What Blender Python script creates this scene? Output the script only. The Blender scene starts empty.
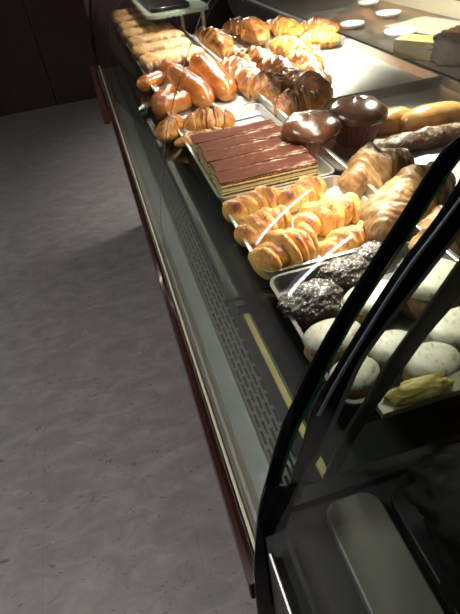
import bpy, bmesh, math, random
from mathutils import Vector, Matrix, noise
random.seed(7)
S = bpy.context.scene
COL = S.collection
U = 0.35            # one unit = drop from the lens to the tray rims, in metres
EYE = 1.45          # lens height above the floor
PI = math.pi

# ------------------------------------------------------------------ camera
right = Vector((.955, -.277, -.1036)).normalized()
up = Vector((.257, .603, .755)); up = (up - right * up.dot(right)).normalized()
back = right.cross(up).normalized()
FPX = 480.0
cam_d = bpy.data.cameras.new('camera'); cam = bpy.data.objects.new('camera', cam_d); COL.objects.link(cam)
cam.matrix_world = Matrix(((right.x, up.x, back.x, 0), (right.y, up.y, back.y, 0), (right.z, up.z, back.z, EYE), (0, 0, 0, 1)))
cam_d.sensor_fit = 'VERTICAL'; cam_d.sensor_height = 24; cam_d.lens = 24 * FPX / 614
cam_d.clip_start = .01
S.camera = cam

# ------------------------------------------------------------------ world, exposure
w = bpy.data.worlds.new('world'); S.world = w; w.use_nodes = True
w.node_tree.nodes['Background'].inputs[0].default_value = (.55, .6, .7, 1)
w.node_tree.nodes['Background'].inputs[1].default_value = .05
S.view_settings.view_transform = 'Standard'; S.view_settings.look = 'None'
S.view_settings.exposure = 0.0; S.view_settings.gamma = 1.0; S.view_settings.use_curve_mapping = False
try:
    S.cycles.use_denoising = True
    S.cycles.max_bounces = 10; S.cycles.transparent_max_bounces = 24
    S.cycles.sample_clamp_indirect = 4
except Exception: pass

def P(x, y, d): return Vector((x * U, y * U, EYE - d * U))
def ray(px, py): return right * (px - 230) + up * (307 - py) - back * FPX
def onD(px, py, d):
    r = ray(px, py); t = d / -r.z
    return Vector((r.x * t * U, r.y * t * U, EYE - d * U))
def onY(px, py, y):
    r = ray(px, py); t = y / r.y
    return (r.x * t, -r.z * t)          # x, d in units

# lights --------------------------------------------------------------
def area(name, loc, target, sx, sy, power, col=(1, 1, 1), spread=PI):
    l = bpy.data.lights.new(name, 'AREA'); l.shape = 'RECTANGLE'; l.size = sx; l.size_y = sy; l.energy = power; l.color = col; l.spread = spread
    o = bpy.data.objects.new(name, l); COL.objects.link(o); o.location = loc
    o.rotation_euler = (Vector(target) - Vector(loc)).to_track_quat('-Z', 'Y').to_euler(); return o
def spot(name, loc, target, power, ang, col=(1, .93, .82), rad=.02, blend=.5):
    l = bpy.data.lights.new(name, 'SPOT'); l.energy = power; l.spot_size = math.radians(ang); l.spot_blend = blend; l.color = col; l.shadow_soft_size = rad
    o = bpy.data.objects.new(name, l); COL.objects.link(o); o.location = loc
    o.rotation_euler = (Vector(target) - Vector(loc)).to_track_quat('-Z', 'Y').to_euler(); return o
WARM = (1, .9, .76)
# lamps under the case's top panel, plus added fill for lobed pastries, buns, deck
area('case_tube_front', P(.944, 4.05, .17), P(.944, 4.05, 1), .008 * U, 5.9 * U, 16, WARM)
spot('case_fill_near', P(.94, 1.75, .175), P(.86, 1.34, 1), 26, 60, WARM, .004, .6)  # added fill that overexposes the lobed pastries by the rail
spot('case_spot_rear', P(1.7, 3.9, .2), P(1.5, 3.95, 1), 64, 110, WARM, .015, .5)
spot('case_spot_far', P(1.7, 6.3, .2), P(1.4, 5.4, 1), 16, 110, WARM, .02, .5)
spot('case_fill_buns', P(1.85, 2.62, .2), P(1.5, 2.15, 1), 13, 66, WARM, .012, .7)  # added fill to brighten the buns and give them a highlight
area('deck_fill', P(.62, 3.9, 1.16), P(.35, 3.9, 1.6), .02, 6.4 * U, 1.6, (1, .95, .8))  # added fill below the shelf, brightens the yellow strip
# shop ceiling
area('ceiling_light_aisle', (-1.15, .75, 2.6), (-1.15, .75, 0), .2, .45, 34, (1, .96, .93))
area('ceiling_light_counter', (1.15, 2.9, 2.6), (1.6, 2.9, 0), .9, .3, 42, (1, .95, .88), 1.7)
area('ceiling_light_front', (-1.3, -1.2, 2.6), (-1.3, -1.2, 0), .45, .45, 8, (1, .96, .93))

# ------------------------------------------------------------------ materials
def mat(name, col=(.5, .5, .5), rough=.5, metal=0, spec=.5, coat=0, emis=None, es=0):
    m = bpy.data.materials.new(name); m.use_nodes = True
    b = m.node_tree.nodes['Principled BSDF']
    b.inputs['Base Color'].default_value = (*col, 1); b.inputs['Roughness'].default_value = rough
    b.inputs['Metallic'].default_value = metal; b.inputs['Specular IOR Level'].default_value = spec
    b.inputs['Coat Weight'].default_value = coat
    if emis: b.inputs['Emission Color'].default_value = (*emis, 1); b.inputs['Emission Strength'].default_value = es
    return m
def nodes(m): return m.node_tree.nodes, m.node_tree.links, m.node_tree.nodes['Principled BSDF']
def ramp(nt, stops):
    r = nt.new('ShaderNodeValToRGB'); e = r.color_ramp.elements
    while len(e) > 1: e.remove(e[0])
    e[0].position = stops[0][0]; e[0].color = (*stops[0][1], 1)
    for p, c in stops[1:]:
        k = e.new(p); k.color = (*c, 1)
    return r
def noisy(m, stops, scale=8, detail=6, bump=0, bscale=None, stretch=(1, 1, 1), coord='Object', rough=.6, bdist=.002):
    n, l, b = nodes(m)
    tc = n.new('ShaderNodeTexCoord'); mp = n.new('ShaderNodeMapping'); mp.inputs['Scale'].default_value = stretch
    l.new(tc.outputs[coord], mp.inputs[0])
    nz = n.new('ShaderNodeTexNoise'); nz.inputs['Scale'].default_value = scale; nz.inputs['Detail'].default_value = detail; nz.inputs['Roughness'].default_value = rough
    l.new(mp.outputs[0], nz.inputs['Vector']); r = ramp(n, stops); l.new(nz.outputs['Fac'], r.inputs[0]); l.new(r.outputs[0], b.inputs['Base Color'])
    if bump:
        n2 = n.new('ShaderNodeTexNoise'); n2.inputs['Scale'].default_value = bscale or scale; n2.inputs['Detail'].default_value = 8
        l.new(mp.outputs[0], n2.inputs['Vector']); bp = n.new('ShaderNodeBump'); bp.inputs['Strength'].default_value = bump; bp.inputs['Distance'].default_value = bdist
        l.new(n2.outputs['Fac'], bp.inputs['Height']); l.new(bp.outputs[0], b.inputs['Normal'])
    return m
def baked(name, pale, gold, brown, rough=.4, scale=90, stretch=(1, 1, 1), coat=.3, powder=0, bump=.5):
    """pastry: 'bake' attribute (how browned the crust is) broken up by noise; optional sugar powder"""
    m = mat(name, gold, rough, coat=coat); n, l, b = nodes(m); b.inputs['Coat Roughness'].default_value = .25
    b.inputs['Subsurface Weight'].default_value = 0.0
    at = n.new('ShaderNodeAttribute'); at.attribute_name = 'bake'
    tc = n.new('ShaderNodeTexCoord'); mp = n.new('ShaderNodeMapping'); mp.inputs['Scale'].default_value = stretch; l.new(tc.outputs['Object'], mp.inputs[0])
    nz = n.new('ShaderNodeTexNoise'); nz.inputs['Scale'].default_value = scale; nz.inputs['Detail'].default_value = 6; nz.inputs['Roughness'].default_value = .65
    l.new(mp.outputs[0], nz.inputs['Vector'])
    ma = n.new('ShaderNodeMath'); ma.operation = 'MULTIPLY_ADD'; l.new(nz.outputs['Fac'], ma.inputs[0]); ma.inputs[1].default_value = 1.5; ma.inputs[2].default_value = -.75
    ad = n.new('ShaderNodeMath'); ad.operation = 'ADD'; l.new(at.outputs['Fac'], ad.inputs[0]); l.new(ma.outputs[0], ad.inputs[1])
    r = ramp(n, [(0, pale), (.45, gold), (.8, brown), (1, tuple(c * .5 for c in brown))]); l.new(ad.outputs[0], r.inputs[0])
    out = r.outputs[0]
    if powder:
        n3 = n.new('ShaderNodeTexNoise'); n3.inputs['Scale'].default_value = scale * 1.3; n3.inputs['Detail'].default_value = 10; l.new(tc.outputs['Object'], n3.inputs['Vector'])
        r3 = ramp(n, [(.62 - powder * .3, (0, 0, 0)), (.72 - powder * .25, (1, 1, 1))]); l.new(n3.outputs['Fac'], r3.inputs[0])
        ge = n.new('ShaderNodeNewGeometry'); sp = n.new('ShaderNodeSeparateXYZ'); l.new(ge.outputs['Normal'], sp.inputs[0])
        mu = n.new('ShaderNodeMath'); mu.operation = 'MULTIPLY'; mu.use_clamp = True; l.new(r3.outputs[0], mu.inputs[0]); l.new(sp.outputs['Z'], mu.inputs[1])
        mx = n.new('ShaderNodeMixRGB'); l.new(mu.outputs[0], mx.inputs[0]); l.new(out, mx.inputs[1]); mx.inputs[2].default_value = (.85, .83, .8, 1); out = mx.outputs[0]
    l.new(out, b.inputs['Base Color'])
    bp = n.new('ShaderNodeBump'); bp.inputs['Strength'].default_value = bump; bp.inputs['Distance'].default_value = .004; l.new(nz.outputs['Fac'], bp.inputs['Height']); l.new(bp.outputs[0], b.inputs['Normal'])
    return m
def glass(name, tint=(.95, .98, .96), rough=0.0, refl=1.0):
    m = bpy.data.materials.new(name); m.use_nodes = True; n, l = m.node_tree.nodes, m.node_tree.links
    n.remove(n['Principled BSDF']); out = n['Material Output']
    tr = n.new('ShaderNodeBsdfTransparent'); tr.inputs[0].default_value = (*tint, 1)
    gl = n.new('ShaderNodeBsdfGlossy'); gl.inputs['Roughness'].default_value = rough; gl.inputs[0].default_value = (refl, refl, refl, 1)
    ge = n.new('ShaderNodeNewGeometry'); mr = n.new('ShaderNodeMapRange')
    mr.inputs['To Min'].default_value = 1.5; mr.inputs['To Max'].default_value = 1 / 1.5; l.new(ge.outputs['Backfacing'], mr.inputs['Value'])
    fr = n.new('ShaderNodeFresnel'); l.new(mr.outputs[0], fr.inputs['IOR'])
    mx = n.new('ShaderNodeMixShader'); l.new(fr.outputs[0], mx.inputs[0]); l.new(tr.outputs[0], mx.inputs[1]); l.new(gl.outputs[0], mx.inputs[2]); l.new(mx.outputs[0], out.inputs[0])
    return m

M = {}
M['steel'] = noisy(mat('brushed_steel', (.6, .6, .58), .28, 1), [(.3, (.5, .5, .48)), (.7, (.68, .68, .66))], 30, bump=.08, stretch=(1, 12, 1))
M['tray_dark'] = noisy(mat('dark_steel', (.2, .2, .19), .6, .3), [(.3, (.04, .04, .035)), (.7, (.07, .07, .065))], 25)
M['tray'] = noisy(mat('tray_steel', (.6, .6, .58), .33, .9), [(.3, (.7, .7, .68)), (.7, (.82, .82, .8))], 25, bump=.15)
M['deck_steel'] = noisy(mat('deck_steel', (.4, .45, .43), .35, .6), [(.3, (.42, .48, .46)), (.7, (.54, .6, .58))], 14, bump=.1)
M['alu'] = mat('aluminium_channel', (.6, .57, .42), .35, .25)
M['cream'] = noisy(mat('cream_strip', (.75, .66, .36), .5), [(.3, (.62, .46, .12)), (.7, (.85, .72, .35))], 9)
M['olive_metal'] = mat('olive_channel_floor', (.22, .21, .13), .4, .3)
M['grille'] = mat('grille_metal', (.2, .21, .2), .35, .5)
M['grille_dark'] = mat('slot_black', (.01, .01, .01), .7)
M['black'] = mat('black_gloss', (.004, .004, .005), .15, spec=.25)
M['black_matte'] = mat('black_panel', (.016, .016, .016), .45)
M['post'] = mat('dark_metal_post', (.07, .07, .068), .3, .8)
M['highlight_blue'] = mat('frame_highlight_paint', (.3, .34, .4), .3, .3)
M['greyband'] = mat('grey_highlight', (.16, .155, .14), .5)
M['green_edge'] = mat('green_glass_edge', (.01, .09, .05), .1)
M['bumper'] = noisy(mat('dark_red_bumper', (.03, .009, .008), .12, coat=.6), [(.3, (.018, .005, .005)), (.7, (.035, .011, .01))], 6)
M['bumper_cap'] = mat('red_brown_cap', (.07, .022, .015), .25)
M['body'] = mat('case_body_laminate', (.03, .012, .01), .4)
M['interior'] = mat('case_interior_dark', (.018, .02, .018), .5)
M['endpanel'] = noisy(mat('charcoal_panel', (.06, .06, .057), .5, spec=.15), [(.3, (.022, .022, .02)), (.7, (.04, .04, .037))], 10)
M['plate'] = noisy(mat('grey_plate', (.2, .2, .17), .35, spec=.25), [(.3, (.085, .085, .07)), (.7, (.13, .13, .105))], 5)
M['glass'] = glass('clear_glass')
M['frosted'] = mat('frosted_green_glass', (.3, .36, .31), .15)
M['glass_dim'] = glass('coated_glass', (.93, .95, .94), 0, .4)
M['shelfglass'] = glass('dark_shelf_glass', (.22, .32, .26), .02)
M['greenglass'] = glass('green_shelf_glass', (.72, .86, .8), .02)
M['croissant'] = baked('croissant_crust', (.46, .22, .06), (.25, .085, .017), (.075, .021, .006), .4, 13, (1, 1, 1), .3)
M['croissant_gold'] = baked('golden_croissant_crust', (.6, .3, .07), (.4, .15, .024), (.13, .035, .008), .4, 13, (1, 1, 1), .35)
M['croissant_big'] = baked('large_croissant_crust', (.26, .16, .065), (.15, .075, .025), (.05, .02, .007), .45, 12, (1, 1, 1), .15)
M['roll'] = baked('glazed_roll_crust', (.55, .22, .045), (.33, .09, .016), (.17, .038, .008), .22, 5, (1, 1, 1), .4, bump=.05)
M['bun'] = baked('soft_bun_crust', (.75, .45, .16), (.58, .25, .05), (.2, .065, .016), .28, 4, (1, 1, 1), .5, bump=.05)
M['claw'] = baked('lobed_pastry_crust', (.8, .47, .14), (.6, .25, .05), (.2, .045, .013), .4, 17, (1, 1, 1), .4, bump=.9)
M['puff'] = baked('sugared_puff_crust', (.58, .34, .11), (.36, .17, .045), (.1, .038, .012), .5, 16, (1, 1, 1), .1, powder=.08)
M['crusty'] = baked('sugar_crusted_crust', (.35, .22, .1), (.18, .08, .03), (.06, .022, .008), .4, 22, (1, 1, 1), .3, powder=.25)
M['muffin'] = baked('muffin_top', (.16, .06, .025), (.09, .03, .012), (.035, .012, .006), .25, 7, (1, 1, 1), .6, bump=.1)
M['paper'] = mat('muffin_paper', (.16, .05, .04), .7)
M['choc'] = baked('dark_flaky_chocolate', (.06, .03, .02), (.02, .01, .007), (.005, .003, .002), .4, 20, (1, 1, 1), .3, powder=.2, bump=1)
M['cake'] = baked('brown_cake_side', (.3, .2, .1), (.2, .12, .05), (.08, .045, .02), .7, 20, (1, 1, 1), 0)
M['icing'] = noisy(mat('white_icing', (.72, .72, .66), .5), [(.33, (.1, .08, .04)), (.42, (.27, .26, .2)), (.8, (.36, .355, .29))], 9, bump=.3)
M['layers'] = mat('puff_layers', (.7, .45, .15), .6)
M['cream_fill'] = mat('custard_cream', (.82, .72, .42), .5)
M['cocoa'] = mat('cocoa_top', (.2, .07, .035), .8, spec=.1)
M['whitepaper'] = mat('white_paper', (.85, .85, .82), .7)
M['yellow'] = noisy(mat('yellow_crumpled_paper', (.5, .42, .12), .5), [(.3, (.2, .16, .02)), (.7, (.36, .3, .08))], 60, bump=.6)
M['olive'] = noisy(mat('olive_ledge', (.3, .3, .2), .4), [(.3, (.06, .06, .03)), (.7, (.11, .105, .055))], 20)
M['bag'] = noisy(mat('black_plastic_bag', (.012, .012, .012), .6, spec=.06), [(.3, (.003, .003, .003)), (.7, (.008, .008, .007))], 30, bump=.4, bdist=.006)
M['darktray'] = mat('dark_tray', (.01, .01, .009), .4, spec=.2)
M['redpanel'] = noisy(mat('dark_wood_panel', (.03, .009, .007), .3), [(.3, (.018, .006, .005)), (.7, (.035, .012, .01))], 6, stretch=(6, 6, .5))
M['counter'] = noisy(mat('dark_counter_top', (.07, .05, .04), .3), [(.3, (.05, .035, .028)), (.7, (.1, .075, .06))], 8)
M['creamwall'] = mat('cream_board', (.85, .76, .56), .5)
M['greysheet'] = mat('grey_sheet', (.5, .47, .4), .5)
M['white'] = mat('white_gloss', (.85, .85, .88), .2)
M['diffuser'] = mat('lamp_diffuser', (.9, .9, .9), .5, emis=(1, .96, .9), es=6)
M['lamp_case'] = mat('lamp_glow', (.9, .9, .9), .5, emis=(1, .92, .8), es=8)
M['daylight'] = mat('daylight_pane', (.8, .85, .95), .3, emis=(.95, .96, 1), es=9)
M['plaster'] = noisy(mat('wall_plaster', (.25, .22, .2), .8), [(.3, (.2, .18, .16)), (.7, (.28, .25, .22))], 5)
M['ceiling'] = mat('ceiling_white', (.4, .4, .4), .8)
M['beige'] = mat('beige_strut', (.6, .5, .35), .4)

# mille-feuille side: thin wavy layers in object space height
def layer_mat():
    m = M['layers']; n, l, b = nodes(m); tc = n.new('ShaderNodeTexCoord')
    wv = n.new('ShaderNodeTexWave'); wv.wave_type = 'BANDS'; wv.bands_direction = 'Z'; wv.inputs['Scale'].default_value = 55; wv.inputs['Distortion'].default_value = 2.5; wv.inputs['Detail'].default_value = 4; wv.inputs['Detail Scale'].default_value = 6
    l.new(tc.outputs['Object'], wv.inputs['Vector']); r = ramp(n, [(.2, (.12, .05, .012)), (.5, (.5, .3, .08)), (.8, (.8, .65, .32))]); l.new(wv.outputs['Fac'], r.inputs[0]); l.new(r.outputs[0], b.inputs['Base Color'])
    bp = n.new('ShaderNodeBump'); bp.inputs['Distance'].default_value = .002; l.new(wv.outputs['Fac'], bp.inputs['Height']); l.new(bp.outputs[0], b.inputs['Normal'])
    m = M['cocoa']; n, l, b = nodes(m); tc = n.new('ShaderNodeTexCoord')
    nz = n.new('ShaderNodeTexNoise'); nz.inputs['Scale'].default_value = 14; nz.inputs['Detail'].default_value = 12; nz.inputs['Roughness'].default_value = .75; mp = n.new('ShaderNodeMapping'); mp.inputs['Scale'].default_value = (1, 2.6, 1); l.new(tc.outputs['Object'], mp.inputs[0]); l.new(mp.outputs[0], nz.inputs['Vector'])
    r = ramp(n, [(.3, (.05, .014, .008)), (.53, (.1, .028, .015)), (.58, (.24, .11, .07)), (.64, (.78, .73, .66))]); l.new(nz.outputs['Fac'], r.inputs[0]); l.new(r.outputs[0], b.inputs['Base Color'])
layer_mat()
def floor_mat():
    m = mat('vinyl_floor', (.2, .19, .2), .45); n, l, b = nodes(m); tc = n.new('ShaderNodeTexCoord')
    mp = n.new('ShaderNodeMapping'); mp.inputs['Scale'].default_value = (5, 9, 1); mp.inputs['Rotation'].default_value = (0, 0, .35); l.new(tc.outputs['Object'], mp.inputs[0])
    a = n.new('ShaderNodeTexNoise'); a.inputs['Scale'].default_value = 1.6; a.inputs['Detail'].default_value = 8; a.inputs['Roughness'].default_value = .65; a.inputs['Distortion'].default_value = .8; l.new(mp.outputs[0], a.inputs['Vector'])
    r = ramp(n, [(.25, (.16, .15, .149)), (.5, (.215, .202, .2)), (.75, (.3, .284, .278))]); l.new(a.outputs['Fac'], r.inputs[0])
    v = n.new('ShaderNodeTexNoise'); v.inputs['Scale'].default_value = 4.5; v.inputs['Detail'].default_value = 3; v.inputs['Distortion'].default_value = 2.5; l.new(mp.outputs[0], v.inputs['Vector'])
    rv = ramp(n, [(.31, (.5, .48, .48)), (.34, (1, 1, 1)), (.66, (1, 1, 1)), (.7, (1.25, 1.22, 1.2))]); l.new(v.outputs['Fac'], rv.inputs[0])
    mx = n.new('ShaderNodeMixRGB'); mx.blend_type = 'MULTIPLY'; mx.inputs[0].default_value = 1; l.new(r.outputs[0], mx.inputs[1]); l.new(rv.outputs[0], mx.inputs[2])
    # tile seams every 0.457 m
    bk = n.new('ShaderNodeTexBrick'); bk.offset = 0; bk.inputs['Scale'].default_value = 1; bk.inputs['Brick Width'].default_value = .457; bk.inputs['Row Height'].default_value = .457; bk.inputs['Mortar Size'].default_value = .0022; bk.inputs['Mortar Smooth'].default_value = .5
    bk.inputs['Color1'].default_value = (1, 1, 1, 1); bk.inputs['Color2'].default_value = (.97, .97, .97, 1); bk.inputs['Mortar'].default_value = (.86, .86, .86, 1)
    m2 = n.new('ShaderNodeMapping'); m2.inputs['Location'].default_value = (.52 + .457 * 5, .1 + .457 * 9, 0); l.new(tc.outputs['Object'], m2.inputs[0]); l.new(m2.outputs[0], bk.inputs['Vector'])
    m3 = n.new('ShaderNodeMixRGB'); m3.blend_type = 'MULTIPLY'; m3.inputs[0].default_value = 1; l.new(mx.outputs[0], m3.inputs[1]); l.new(bk.outputs[0], m3.inputs[2]); l.new(m3.outputs[0], b.inputs['Base Color'])
    bp = n.new('ShaderNodeBump'); bp.inputs['Strength'].default_value = .1; bp.inputs['Distance'].default_value = .002; l.new(a.outputs['Fac'], bp.inputs['Height']); l.new(bp.outputs[0], b.inputs['Normal'])
    return m
M['floor'] = floor_mat()

# ------------------------------------------------------------------ object helpers
def link(name, me, m=None, parent=None, smooth=False):
    o = bpy.data.objects.new(name, me); COL.objects.link(o)
    if m is not None: me.materials.append(m)
    if smooth:
        for p in me.polygons: p.use_smooth = True
    if parent is not None: o.parent = parent
    return o
def bobj(name, bm, m, parent=None, smooth=False, bevel=0):
    bmesh.ops.recalc_face_normals(bm, faces=bm.faces)
    me = bpy.data.meshes.new(name); bm.to_mesh(me); bm.free()
    o = link(name, me, m, parent, smooth)
    if bevel:
        b = o.modifiers.new('edge', 'BEVEL'); b.width = bevel; b.segments = 2; b.limit_method = 'ANGLE'
    return o
def tag(o, label, cat, group=None):
    o['label'] = label; o['category'] = cat
    if group: o['group'] = group
    return o
def struct(o): o['kind'] = 'structure'; return o
def empty(name, loc=(0, 0, 0), rz=0):
    o = bpy.data.objects.new(name, None); COL.objects.link(o); o.location = loc; o.rotation_euler.z = rz; o.empty_display_size = .05; return o
def add_box(bm, a, b):
    a, b = Vector(a), Vector(b); lo = Vector(map(min, a, b)); hi = Vector(map(max, a, b))
    v = [bm.verts.new((x, y, z)) for x in (lo.x, hi.x) for y in (lo.y, hi.y) for z in (lo.z, hi.z)]
    for f in ((0, 1, 3, 2), (4, 6, 7, 5), (0, 4, 5, 1), (2, 3, 7, 6), (0, 2, 6, 4), (1, 5, 7, 3)): bm.faces.new([v[i] for i in f])
def box(name, a, b, m, parent=None, bevel=0):
    bm = bmesh.new(); add_box(bm, a, b); return bobj(name, bm, m, parent, bevel=bevel)
def ubox(name, x0, x1, y0, y1, d0, d1, m, parent=None, bevel=0): return box(name, P(x0, y0, d0), P(x1, y1, d1), m, parent, bevel)
def catmull(pts, n=6):
    out = []
    for i in range(len(pts) - 1):
        p0 = pts[max(i - 1, 0)]; p1 = pts[i]; p2 = pts[i + 1]; p3 = pts[min(i + 2, len(pts) - 1)]
        for k in range(n):
            t = k / n
            out.append(tuple(.5 * (2 * b + (c - a) * t + (2 * a - 5 * b + 4 * c - d) * t * t + (3 * b - a - 3 * c + d) * t ** 3) for a, b, c, d in zip(p0, p1, p2, p3)))
    out.append(tuple(pts[-1])); return out
def resample(pts, n):
    L = [0]
    for a, b in zip(pts, pts[1:]): L.append(L[-1] + math.dist(a, b))
    out = []; j = 0
    for i in range(n):
        s = L[-1] * i / (n - 1)
        while j < len(L) - 2 and L[j + 1] < s: j += 1
        t = (s - L[j]) / max(L[j + 1] - L[j], 1e-9); out.append(tuple(a + (b - a) * t for a, b in zip(pts[j], pts[j + 1])))
    return out
def band(name, A, B, y0, y1, m, parent=None, n=48, bevel=0.0015):
    """solid curved member: A and B are its two long edges as (x,d) profiles, between planes y0 and y1"""
    same = len(A) == len(B); A = catmull(A, 5) if same else resample(catmull(A), n); B = catmull(B, 5) if same else resample(catmull(B), n); bm = bmesh.new(); rows = []
    for (ax, ad), (bx, bd) in zip(A, B):
        rows.append([bm.verts.new(P(ax, y0, ad)), bm.verts.new(P(bx, y0, bd)), bm.verts.new(P(bx, y1, bd)), bm.verts.new(P(ax, y1, ad))])
    for r, s in zip(rows, rows[1:]):
        for k in range(4): bm.faces.new((r[k], r[(k + 1) % 4], s[(k + 1) % 4], s[k]))
    bm.faces.new(rows[0]); bm.faces.new(rows[-1][::-1])
    return bobj(name, bm, m, parent, bevel=bevel)

# ------------------------------------------------------------------ room
W0, W1, Y0, Y1, ZC = -2.3, 2.6, -2.6, 5.45, 2.75
struct(box('floor', (W0, Y0, -.05), (W1, Y1, 0), M['floor']))
struct(box('ceiling', (W0, Y0, ZC), (W1, Y1, ZC + .05), M['ceiling']))
struct(box('wall_right', (W1, Y0, 0), (W1 + .1, Y1, ZC), M['plaster']))
bm = bmesh.new(); WIN = ((2.87, 2.96), (3.71, 3.81)); yy = Y0
for a, b in WIN: add_box(bm, (W0 - .1, yy, 0), (W0, a, ZC)); add_box(bm, (W0 - .1, a, 0), (W0, b, .45)); add_box(bm, (W0 - .1, a, 1.6), (W0, b, ZC)); yy = b
add_box(bm, (W0 - .1, yy, 0), (W0, Y1, ZC)); struct(bobj('wall_left', bm, M['redpanel']))
for k, (a, b) in enumerate(WIN):
    q = box('window_%d' % (k + 1), (W0 - .06, a, .45), (W0 - .05, b, 1.6), M['daylight']); struct(q)
struct(box('wall_front', (W0, Y0 - .1, 0), (W1, Y0, ZC), M['plaster']))
bm = bmesh.new(); x = W0
while x < W1 - .01:
    add_box(bm, (x + .004, Y1, 0), (min(x + .62, W1) - .004, Y1 + .04, ZC)); x += .62
add_box(bm, (W0, Y1 + .03, 0), (W1, Y1 + .1, ZC))
struct(bobj('wall_back', bm, M['redpanel'], bevel=.003))

for nm, (x, y, sx, sy), lab in (('a', (-1.15, .75, .2, .45), 'small white ceiling light over the aisle floor'), ('b', (1.15, 2.9, .9, .3), 'white ceiling light over the serving side of the counter'), ('c', (-1.3, -1.2, .45, .45), 'square white ceiling light at the front of the shop')):
    o = empty('ceiling_light', (x, y, ZC)); tag(o, lab, 'ceiling light', 'shop ceiling lights')
    box('frame', (-sx / 2 - .02, -sy / 2 - .02, -.05), (sx / 2 + .02, sy / 2 + .02, 0), M['white'], o, bevel=.003)
    box('diffuser', (-sx / 2, -sy / 2, -.062), (sx / 2, sy / 2, -.048), M['diffuser'], o)

# ------------------------------------------------------------------ far display case
YN = .525; YE = .558; YF = 7.5
L1 = [onY(x, y, YE) for x, y in ((460, 138), (439, 159), (402, 217), (387, 240), (345, 306.5), (317, 355), (297, 396), (280, 434), (266, 483), (258.5, 512), (255.3, 545), (255, 580), (257, 603), (260, 625))]
R1 = [onY(x, y, YE) for x, y in ((478, 140), (456, 163), (419, 219), (402, 246), (359, 311), (330, 362), (309, 404), (292, 440), (276, 490), (270, 520), (268, 550), (268, 585), (270, 605), (272, 625))]
TOP = [(.80, .135), (.62, .185)]
def pr(pts): return [tuple(p) for p in pts]
GP = TOP + [L1[0], L1[2], L1[4], L1[6], L1[8], L1[10]] + [(.088, 1.45), (.093, 1.6)]
GP = [(a + .012, b + .01) for a, b in GP]
case = empty('display_case', P(.9, 4, 4.14)); tag(case, 'curved glass pastry display case with dark red front bumper, holding the pastry trays', 'display case')
def cp(fn, *a, **k):
    o = fn(*a, **k); o.parent = case; o.matrix_parent_inverse = Matrix.Translation(-case.location); return o
cp(ubox, 'body', .16, 2.2, YE, YF, 1.75, 4.14, M['body'])
# lower deck
cp(ubox, 'deck_floor', .11, 2.2, .83, YF - .05, 1.66, 1.75, M['interior'])
cp(ubox, 'front_panel', .172, .247, .60, YF - .05, 1.63, 1.66, M['deck_steel'])
cp(ubox, 'edge_strip', .247, .253, .72, YF - .05, 1.615, 1.66, M['steel'])
# perforated grille: a plate with rows of slots
bm = bmesh.new(); gx0, gx1 = .256, .36; rows = 5; wdt = (gx1 - gx0) / rows; y = .84; pitch = .085; cols = int((YF - .1 - y) / pitch)
for r_ in range(rows):
    xa = gx0 + r_ * wdt
    add_box(bm, P(xa, .84, 1.62), P(xa + wdt * .42, YF - .1, 1.632))
    for c in range(cols):
        yy = .84 + c * pitch + (pitch / 2 if r_ % 2 else 0)
        add_box(bm, P(xa + wdt * .42, yy, 1.62), P(xa + wdt, yy + pitch * .22, 1.632))
cp(bobj, 'air_grille', bm, M['grille'])
cp(ubox, 'grille_well', .256, .36, .84, YF - .1, 1.64, 1.66, M['grille_dark'])
cp(ubox, 'rear_channel', .36, .413, .83, YF - .1, 1.625, 1.66, M['black_matte'])
cp(ubox, 'price_strip', .413, .44, .83, YF - .1, 1.60, 1.66, M['cream'])
# front aluminium channel: three stepped ribs that hold the glass
for i, (a, b, d) in enumerate(((.097, .107, 1.585), (.1115, .1145, 1.60), (.119, .122, 1.60), (.127, .146, 1.615))):
    cp(ubox, 'channel_rib', a, b, YE, YF - .03, d, 1.66, M['alu'], bevel=.0008)
cp(ubox, 'channel_floor', .146, .172, .60, YF - .05, 1.635, 1.66, M['olive_metal'])
cp(ubox, 'channel_base', .094, .146, YE, YF - .03, 1.64, 1.75, M['alu'])
# bumper: rounded bar
def bumper(y0, y1, x0=.048, x1=.095, d0=1.565, d1=1.69):
    bm = bmesh.new(); n = 12; A = []; B = []
    for k in range(n):
        t = 2 * PI * k / n; cx, cd = (x0 + x1) / 2, (d0 + d1) / 2
        sx = abs(math.cos(t)) ** .5 * math.copysign(1, math.cos(t)); sd = abs(math.sin(t)) ** .5 * math.copysign(1, math.sin(t))
        A.append(bm.verts.new(P(cx + sx * (x1 - x0) / 2, y0, cd + sd * (d1 - d0) / 2))); B.append(bm.verts.new(P(cx + sx * (x1 - x0) / 2, y1, cd + sd * (d1 - d0) / 2)))
    for k in range(n): bm.faces.new((A[k], A[(k + 1) % n], B[(k + 1) % n], B[k]))
    bm.faces.new(A); bm.faces.new(B[::-1]); return bm
cp(bobj, 'bumper', bumper(YE, 7.2), M['bumper'], smooth=False)
cp(bobj, 'bumper_cap', bumper(5.4, 7.45, -.03, .05, 1.56, 1.72), M['bumper_cap'])
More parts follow.
